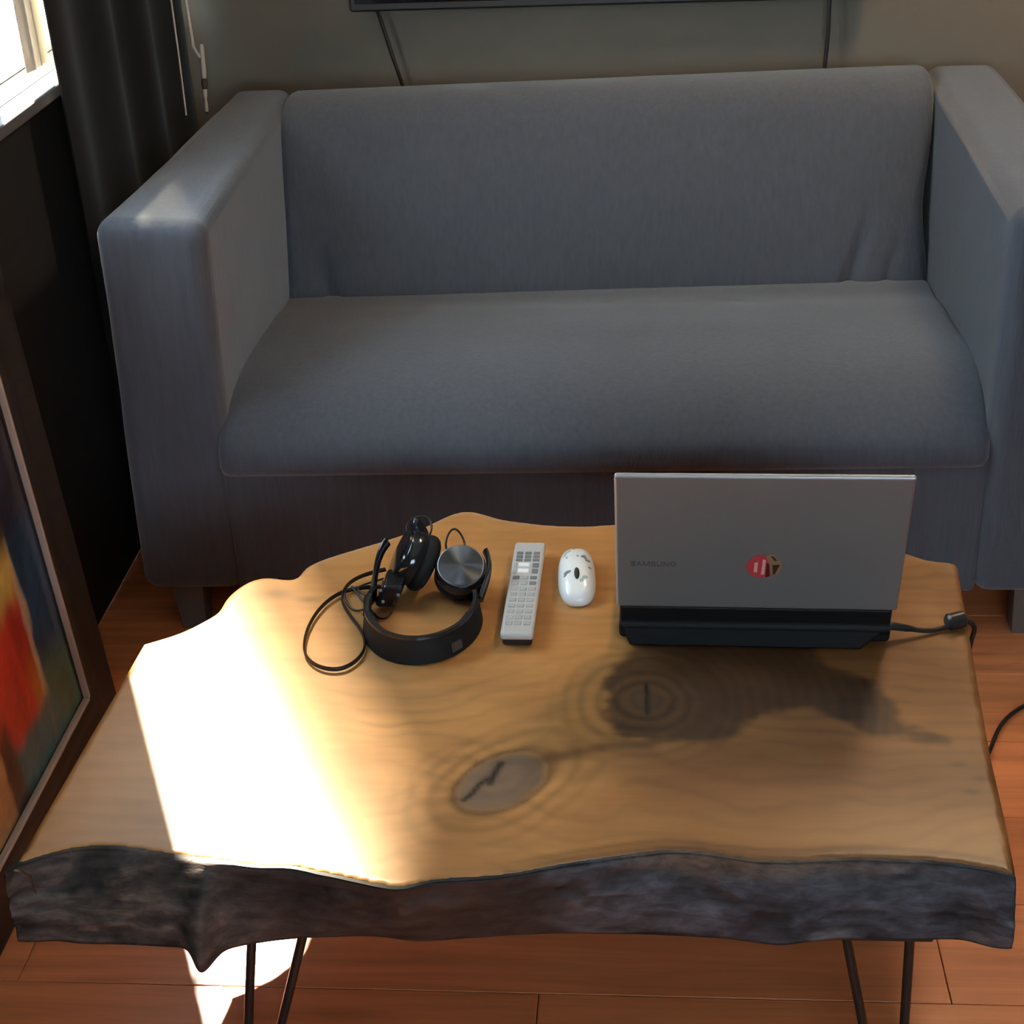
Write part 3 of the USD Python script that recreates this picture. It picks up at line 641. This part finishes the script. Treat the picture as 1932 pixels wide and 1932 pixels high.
for r in range(9):
    for c in range(3):
        yy = .025 - r * .0148
        key('key', -.0172 + c * .0124, -.0172 + c * .0124 + .0095, yy - .0085, yy, 'button_dark' if (r in (0,) and c != 1) or (r, c) in ((1, 2),) else 'button_grey')

# ------------------------------------------------------------------ headphones
hp = thing('headphones', 'black over-ear headphones lying on the table with looped cable', 'headphones')
HC = np.array([-.231, -.583]); RX, RY = .083, .100; BH = .041
def band_mesh(inset, t, z0, z1, a0, a1, n=90, lean=.006):
    V = []
    for a in np.linspace(a0, a1, n):
        d = np.array([math.cos(a), math.sin(a)])
        for rr, z in ((inset, z0), (inset - t, z0), (inset - t, z1), (inset, z1)):
            k = lean * (z - TZ) / BH
            V.append((HC[0] + (RX + rr - k) * d[0], HC[1] + (RY + rr - k) * d[1], z))
    V = np.array(V); F = []
    for i in range(n - 1):
        for j in range(4):
            a, b = i * 4 + j, i * 4 + (j + 1) % 4; F += [(a, b, b + 4), (a, b + 4, a + 4)]
    F += [(0, 2, 1), (0, 3, 2)]; e = (n - 1) * 4; F += [(e, e + 1, e + 2), (e, e + 2, e + 3)]
    m = trimesh.Trimesh(V, F, process=False); trimesh.repair.fix_normals(m); return m
A0, A1 = math.radians(-205), math.radians(28)
part(hp, 'headband', band_mesh(.001, .006, TZ + .0015, TZ + BH, A0 + .25, A1 - .2), 'black_soft', 40)
part(hp, 'headband_trim', cat(band_mesh(.0018, .0016, TZ + BH - .0035, TZ + BH + .0006, A0 + .2, A1 - .15)), 'black_gloss', 40, label='glossy rim along the headband')
part(hp, 'headband_pad', band_mesh(-.0045, .006, TZ + .006, TZ + BH - .005, math.radians(-165), math.radians(-15)), 'black_soft', 40)
for a in (math.radians(-196), math.radians(-48)):
    s = .22 if a < -2 else .10
    part(hp, 'slider', band_mesh(.004, .004, TZ + .009, TZ + .033 - (.012 if s < .2 else 0), a - s, a + s, 16), 'cup_metal' if s < .2 else 'black_gloss', 40)
def earcup(center, axis, metal, k=1.0):
    shell = lathe([(0, .0150 * k), (.020 * k, .0150 * k), (.031 * k, .0135 * k), (.0355 * k, .0095 * k), (.0372 * k, .003 * k), (.0372 * k, -.006 * k), (.034 * k, -.010 * k), (0, -.010 * k)], 48)
    z = np.asarray(axis, float); z /= np.linalg.norm(z); x = np.cross([0, 1, 0], z); x /= np.linalg.norm(x); y = np.cross(z, x)
    c = part(hp, 'ear_cup', shell, 'black_gloss', 40)
    UsdGeom.Xformable(stage.GetPrimAtPath(c)).AddTransformOp().Set(Gf.Matrix4d(*x, 0, *y, 0, *z, 0, *map(float, center), 1))
    part(c, 'cap', lathe([(0, .0172 * k), (.031 * k, .0166 * k), (.0335 * k, .0150 * k), (.0335 * k, .0125 * k), (0, .0120 * k)], 64), metal, 40)
    pad = trimesh.creation.torus(.027 * k, .0115 * k, major_sections=40, minor_sections=16); pad.apply_translation((0, 0, -.018 * k))
    part(c, 'ear_pad', pad, 'black_soft', 40)
earcup((-.182, -.513, TZ + .046), (.10, -.50, .84), 'cup_metal')
earcup((-.258, -.484, TZ + .050), (-.86, -.06, .50), 'black_gloss', 1.12)
for pts in ([(HC[0] + RX * math.cos(A1 - .2), HC[1] + RY * math.sin(A1 - .2), TZ + .024), (-.146, -.530, TZ + .034), (-.143, -.500, TZ + .044), (-.150, -.476, TZ + .056)],
            [(HC[0] + RX * math.cos(A0 + .25), HC[1] + RY * math.sin(A0 + .25), TZ + .026), (-.306, -.515, TZ + .036), (-.303, -.492, TZ + .052), (-.292, -.470, TZ + .068)]):
    part(hp, 'yoke', tube(spline(pts, 24), .005, 10, flat=(.004, .009)), 'black_gloss', 40)
part(hp, 'swivel_block', hull_round([(x, y, z) for x, y, z in ((-.262, -.470, TZ + .072), (-.236, -.470, TZ + .060), (-.262, -.446, TZ + .078), (-.234, -.446, TZ + .066), (-.256, -.466, TZ + .098), (-.238, -.464, TZ + .090), (-.256, -.450, TZ + .100), (-.238, -.450, TZ + .092))], .006, 14), 'black_gloss', 40)
part(hp, 'fold_hinge', hull_round([(-.303 + .030 * i + .012 * k, -.552 + .052 * j, TZ + .006 + .036 * k) for i in (0, 1) for j in (0, 1) for k in (0, 1)], .006, 14), 'black_gloss', 40)
part(hp, 'fold_hinge', hull_round([(-.172 + .022 * i, -.535 + .034 * j, TZ + .004 + .026 * k) for i in (0, 1) for j in (0, 1) for k in (0, 1)], .006, 14), 'black_soft', 40)
for c in ((-.2925, -.5535, TZ + .037), (-.290, -.5560, TZ + .020), (-.268, -.5540, TZ + .030)):
    part(hp, 'rivet', frame_to(lathe([(0, .0016), (.002, .0012), (.0026, 0), (0, -.002)], 16), c, (.1, -.8, .6)), 'lid_silver', 40)
# cables
loop = [(-.300, -.500, .428), (-.318, -.497, .425), (-.3526, -.505, .4235), (-.3741, -.5311, .4235), (-.3882, -.5796, .4235), (-.3894, -.6328, .4235), (-.3758, -.6773, .4235), (-.3516, -.698, .4235), (-.3297, -.7002, .4235), (-.311, -.6827, .4235), (-.3035, -.6473, .4235), (-.316, -.6058, .4235), (-.3425, -.5587, .4235), (-.3557, -.5168, .425), (-.350, -.492, .428), (-.328, -.470, .430), (-.300, -.462, .434)]
part(hp, 'cable', tube(spline(np.array(loop) + [0, 0, .0022], 140), .003, 8, flat=(.0018, .0036)), 'cable_rubber', 40)
for pts in ([(-.352, -.508, .427), (-.345, -.540, .4255), (-.325, -.555, .4245), (-.312, -.545, .426), (-.322, -.520, .428), (-.335, -.505, .429), (-.318, -.488, .430), (-.300, -.480, .432)],
            [(-.345, -.498, .429), (-.330, -.520, .4245), (-.305, -.560, .4245), (-.292, -.575, .4245), (-.278, -.560, .425)],
            [(-.262, -.445, .480), (-.268, -.432, .492), (-.256, -.420, .500), (-.240, -.420, .500), (-.232, -.432, .492), (-.236, -.445, .482)],
            [(-.204, -.465, .470), (-.207, -.445, .484), (-.198, -.433, .488), (-.188, -.438, .480), (-.183, -.452, .470)],
            [(-.284, -.345, .4235), (-.281, -.362, .4235), (-.275, -.385, .4235), (-.276, -.420, .4245), (-.272, -.445, .440)]):
    part(hp, 'cable', tube(spline(pts, 50), .0016, 8), 'cable_rubber', 40)

# ------------------------------------------------------------------ framed painting leaning on the left
FR_Y1, FR_W, FR_H, MW = -.230, 1.02, .94, .100      # right outer edge, width, height, moulding width
LEAN = .055
pic = UsdGeom.Xform.Define(stage, numbered('/World', 'framed_painting'))
tag(pic.GetPrim(), label='large dark-framed abstract painting leaning on the left wall beside the table', category='painting')
# local axes: u to the right as one faces it (world +y), v up, w out of the picture (world +x)
ca, sa = math.cos(math.atan(LEAN)), math.sin(math.atan(LEAN))
pic.AddTransformOp().Set(Gf.Matrix4d(0, 1, 0, 0, -sa, 0, ca, 0, ca, 0, sa, 0, -.8465, FR_Y1 - FR_W, .002, 1))
pic = str(pic.GetPath())
def rail(horizontal, at):
    prof = [(0, -.022), (MW, -.022), (MW, -.004), (MW * .90, .002), (MW * .72, .004), (MW * .55, .0005), (MW * .30, .005), (MW * .12, .008), (0, .004)]
    poly = Polygon(prof)
    L = FR_W if horizontal else FR_H
    m = trimesh.creation.extrude_polygon(poly, L, engine='earcut')     # x: from outer edge inwards, y: out, z: along
    V = m.vertices.copy(); along = V[:, 2].copy(); inn = V[:, 0].copy(); out = V[:, 1].copy()
    # mitre
    along = np.where(along < L / 2, inn, L - inn)
    if horizontal: P = np.column_stack([along, inn if at == 0 else FR_H - inn, out])
    else: P = np.column_stack([inn if at == 0 else FR_W - inn, along, out])
    m = trimesh.Trimesh(P, m.faces, process=False); trimesh.repair.fix_normals(m); return m
for h_, a in ((True, 0), (True, 1), (False, 0), (False, 1)):
    r_ = part(pic, 'frame_rail', rail(h_, a), 'moulding_brown', 30)
    L = (FR_W if h_ else FR_H) - 2 * MW
    b = .0055
    if h_: q = rbox(MW - .001, FR_W - MW + .001, (MW - b if a == 0 else FR_H - MW - b * .2), (MW + b * .2 if a == 0 else FR_H - MW + b), -.008, .0035, .002, 8)
    else: q = rbox((MW - b if a == 0 else FR_W - MW - b * .2), (MW + b * .2 if a == 0 else FR_W - MW + b), MW - .001, FR_H - MW + .001, -.008, .0035, .002, 8)
    part(r_, 'bead', q, 'moulding_bead', 30, label='thin pale inner bead of the frame')
def canvas():
    nu, nv = 190, 170
    u = np.linspace(MW - .004, FR_W - MW + .004, nu); v = np.linspace(MW - .004, FR_H - MW + .004, nv)
    U, V_ = np.meshgrid(u, v); P = np.column_stack([U.ravel(), V_.ravel()])
    z = -.010 + .0012 * (meshkit.fbm(np.column_stack([P * 60, np.zeros(len(P))]), 3, 44) - .5)
    i = np.arange(nu * nv).reshape(nv, nu); a, b, c, d = i[:-1, :-1].ravel(), i[:-1, 1:].ravel(), i[1:, 1:].ravel(), i[1:, :-1].ravel()
    F = np.vstack([np.column_stack([a, b, c]), np.column_stack([a, c, d])])
    # swirls of paint: distance from the right bottom corner drives the bands
    du, dv = (FR_W - MW) - P[:, 0], P[:, 1] - MW
    n1 = meshkit.fbm(np.column_stack([P * [5, 3], np.zeros(len(P))]), 3, 41) - .5
    n2 = meshkit.fbm(np.column_stack([P * [26, 9], np.zeros(len(P))]), 4, 42) - .5
    du2, dv2 = du + .05 * n1 + .035 * n2, dv + .07 * n1 + .03 * n2
    def mixin(col, m, c): return col * (1 - m[:, None]) + np.array(c)[None] * m[:, None]
    col = np.tile([.012, .035, .070], (len(P), 1))                                     # deep blue down the right side
    col = mixin(col, smoothstep(.17, .10, dv2) * smoothstep(.16, .10, du2), (.045, .085, .055))   # green towards the corner
    edge = du2 - .085 - .35 * np.maximum(.16 - dv2, 0) * 0 - .02
    warm = smoothstep(-.012, .012, edge)
    col = mixin(col, warm, (.30, .022, .014))                                           # red field
    col = mixin(col, warm * smoothstep(.25, .31, dv2), (.36, .25, .06))                 # yellow above it
    col = mixin(col, warm * smoothstep(.05, .02, np.abs(edge - .01)) * smoothstep(.20, .12, dv2), (.30, .085, .015))
    col = mixin(col, smoothstep(.012, .003, np.abs(edge)) * .6, (.42, .34, .22))        # pale seam
    col = mixin(col, smoothstep(.095, .06, dv2) * smoothstep(.05, .12, du2), (.020, .085, .095))   # teal along the bottom
    col = mixin(col, smoothstep(.24, .26, du2) * smoothstep(.16, .10, dv2), (.020, .014, .012))  # dark strip, then a tan patch, low on the canvas
    col = mixin(col, smoothstep(.295, .31, du2) * smoothstep(.16, .10, dv2), (.24, .13, .05))
    col = mixin(col, smoothstep(.33, .39, dv2) * .9, (.012, .007, .014))                # nearly black above
    far = smoothstep(.40, .50, du)
    col = mixin(col, far * .7, (.05, .06, .07))
    col *= (1 + .9 * n2)[:, None]
    V = np.column_stack([P, z]); N = len(V)
    return trimesh.Trimesh(V, F, process=False), np.clip(col, .003, .8)
cm, cc = canvas()
part(pic, 'canvas', cm, 'canvas_paint', True, color=cc)
part(pic, 'backing_board', box(MW - .01, FR_W - MW + .01, MW - .01, FR_H - MW + .01, -.020, -.013), 'underside_wood', False)

# ------------------------------------------------------------------ curtain, blind, cords
def pleated(x0, y0, y1, z0, z1, waves, amp, thick, ny=170, nz=36, drift=1.0):
    V = []
    for z in np.linspace(z0, z1, nz):
        for y in np.linspace(0, 1, ny):
            a = amp * (1 + .25 * drift * math.sin(3.1 * z + 9 * y))
            V.append((x0 + a * math.sin(y * 2 * math.pi * waves + .3 * drift * math.sin(1.7 * z)), y0 + (y1 - y0) * y + .004 * drift * math.sin(2.2 * z + 5 * y), z))
    V = np.array(V); i = np.arange(nz * ny).reshape(nz, ny); a, b, c, d = i[:-1, :-1].ravel(), i[:-1, 1:].ravel(), i[1:, 1:].ravel(), i[1:, :-1].ravel()
    F = np.vstack([np.column_stack([a, b, c]), np.column_stack([a, c, d])])
    if not thick: return trimesh.Trimesh(V, F, process=False)
    N = len(V); back = V - [thick, 0, 0]
    E = []
    for lst in (i[0], i[-1][::-1], i[:, 0][::-1], i[:, -1]):
        p, q = lst[:-1], lst[1:]; E += [np.column_stack([p, p + N, q + N]), np.column_stack([p, q + N, q])]
    m = trimesh.Trimesh(np.vstack([V, back]), np.vstack([F, F[:, ::-1] + N] + E), process=False); trimesh.repair.fix_normals(m); return m
bl = thing('vertical_blind', 'beige fabric vertical blind slats gathered between window and dark curtain', 'blind')
for k in range(3):
    y0 = .170 + k * .031
    q = tm(rbox(-.0006, .0006, -.0145, .0145, 1.022, 1.19, .0005, 4)); q.apply_transform(trimesh.transformations.rotation_matrix(-.25, (0, 0, 1))); q.apply_translation((-.948, y0 + .0145, 0))
    part(bl, 'slat', q, 'blind_cloth', False)
part(bl, 'head_rail', rbox(-.966, -.943, .05, .262, 1.19, 1.205, .004, 8), 'frame_white', 30)
cur = thing('curtain', 'nearly black floor-length curtain bunched beside the bright window', 'curtain')
part(cur, 'cloth', pleated(-.909, .190, .97, .008, 1.22, 3.4, .011, .003), 'curtain_cloth', 60)
part(cur, 'curtain_rod', cat(tube([(-.912, -.02, 1.232), (-.912, 1.03, 1.232)], .009, 14), box(XL + .0005, -.909, 1.01, 1.022, 1.226, 1.238), box(XL + .0005, -.909, -.01, .0, 1.226, 1.238)), 'black_steel', 40)
sh = thing('unseen_sheer_curtain', 'unseen layered sheer curtain placed to soften the sun behind the dark curtain', 'curtain')  # unseen layers, stepped to fade the sun patch towards the right
for k, (xx, ya) in enumerate(((-.937, .200), (-.942, .29), (-.947, .38), (-.952, .48))):
    part(sh, 'cloth', pleated(xx, ya, .99, 1.012 + .004 * k, 2.955, 11 - 2 * k, .0017, 0, 260), 'voile', True)
part(sh, 'curtain_rod', cat(tube([(-.942, .195, 2.962), (-.942, 1.02, 2.962)], .007, 12), box(XL + .0005, -.940, .20, .208, 2.955, 2.969), box(XL + .0005, -.940, .995, 1.003, 2.955, 2.969)), 'frame_white', 40)

c1 = thing('blind_cord', 'thin pale blind pull cord nearest the curtain, without a tassel', 'cord')
part(c1, 'cord', tube([(-.878, .8110, 1.232), (-.878, .8100, 1.02), (-.878, .8080, .916), (-.878, .7990, .785)], .0020, 8), 'cord_cream', 40)
part(c1, 'hook', rbox(-.9032, -.882, .807, .813, 1.226, 1.243, .002, 6), 'frame_white', 30)
c2 = thing('blind_cord', 'thicker cream blind pull cord with wooden tassel hanging above the left arm', 'cord')
part(c2, 'cord', tube([(-.873, .8970, 1.232), (-.873, .8970, .996), (-.871, .8980, .905), (-.864, .9120, .880)], .0036, 10), 'cord_cream', 40)
part(c2, 'hook', rbox(-.9005, -.881, .893, .901, 1.226, 1.243, .002, 6), 'frame_white', 30)
def turned(prof, p0, p1):
    p0, p1 = np.array(p0), np.array(p1); L = np.linalg.norm(p1 - p0)
    return frame_to(lathe([(r, z * L) for r, z in prof], 20), p0, p1 - p0)
part(c2, 'tassel', turned([(0, 0), (.0040, .02), (.0052, .15), (.0058, .8), (.0045, .97), (0, 1)], (-.861, .9270, .905), (-.861, .9120, .832)), 'tassel_wood', 40)
part(c2, 'tassel_knot', turned([(0, 0), (.006, .1), (.007, .5), (.005, .9), (0, 1)], (-.861, .9125, .834), (-.861, .9070, .812)), 'cord_brown', 40)
part(c2, 'tassel', turned([(0, 0), (.0050, .05), (.0040, .35), (.0024, .45), (.0042, .6), (.0045, .9), (0, 1)], (-.861, .9070, .815), (-.861, .8950, .762)), 'tassel_wood', 40)

# ------------------------------------------------------------------ television over the sofa
tv = thing('television', 'dark flat screen on the back wall, only its bottom edge in view', 'television')
part(tv, 'casing', cat(tm(rbox(-.545, .565, .985, 1.012, .949, 1.585, .006, 10)), tm(rbox(-.35, .37, 1.008, 1.030, 1.02, 1.45, .008, 8))), 'tv_bezel', 30)
part(tv, 'screen', rbox(-.532, .552, .983, .988, .966, 1.572, .001, 6), 'screen_black', 30)
part(tv, 'wall_bracket', box(-.10, .12, 1.028, 1.039, 1.15, 1.40), 'black_steel', False)
part(tv, 'cable', tube(spline([(-.492, 1.012, .955), (-.484, 1.005, .935), (-.471, 1.003, .887), (-.458, 1.003, .836), (-.449, 1.005, .802), (-.435, 1.012, .72), (-.40, 1.02, .50)], 50), .0042, 8), 'cable_rubber', 40, label='black cable hanging at a slant')
part(tv, 'cable', tube(spline([(.474, 1.012, .955), (.473, 1.006, .935), (.474, 1.004, .88), (.472, 1.004, .827), (.470, 1.01, .70), (.46, 1.02, .50)], 50), .0042, 8), 'cable_rubber', 40, label='black cable hanging straight down')

# ------------------------------------------------------------------ unseen ceiling lamp (above the frame, for warm light from the right)
cl = thing('unseen_ceiling_lamp', 'unseen white pendant lamp placed to warm the right end of the sofa', 'lamp')
part(cl, 'cord', tube([(.90, .50, 2.41), (.90, .50, 3.0)], .004, 8), 'lamp_cord', 40)
part(cl, 'shade', frame_to(lathe([(.03, .190), (.14, .165), (.205, .09), (.230, 0), (.224, 0), (.199, .087), (.136, .160), (.028, .184)], 40), (.90, .50, 2.225), (0, 0, 1)), 'frame_white', 40)
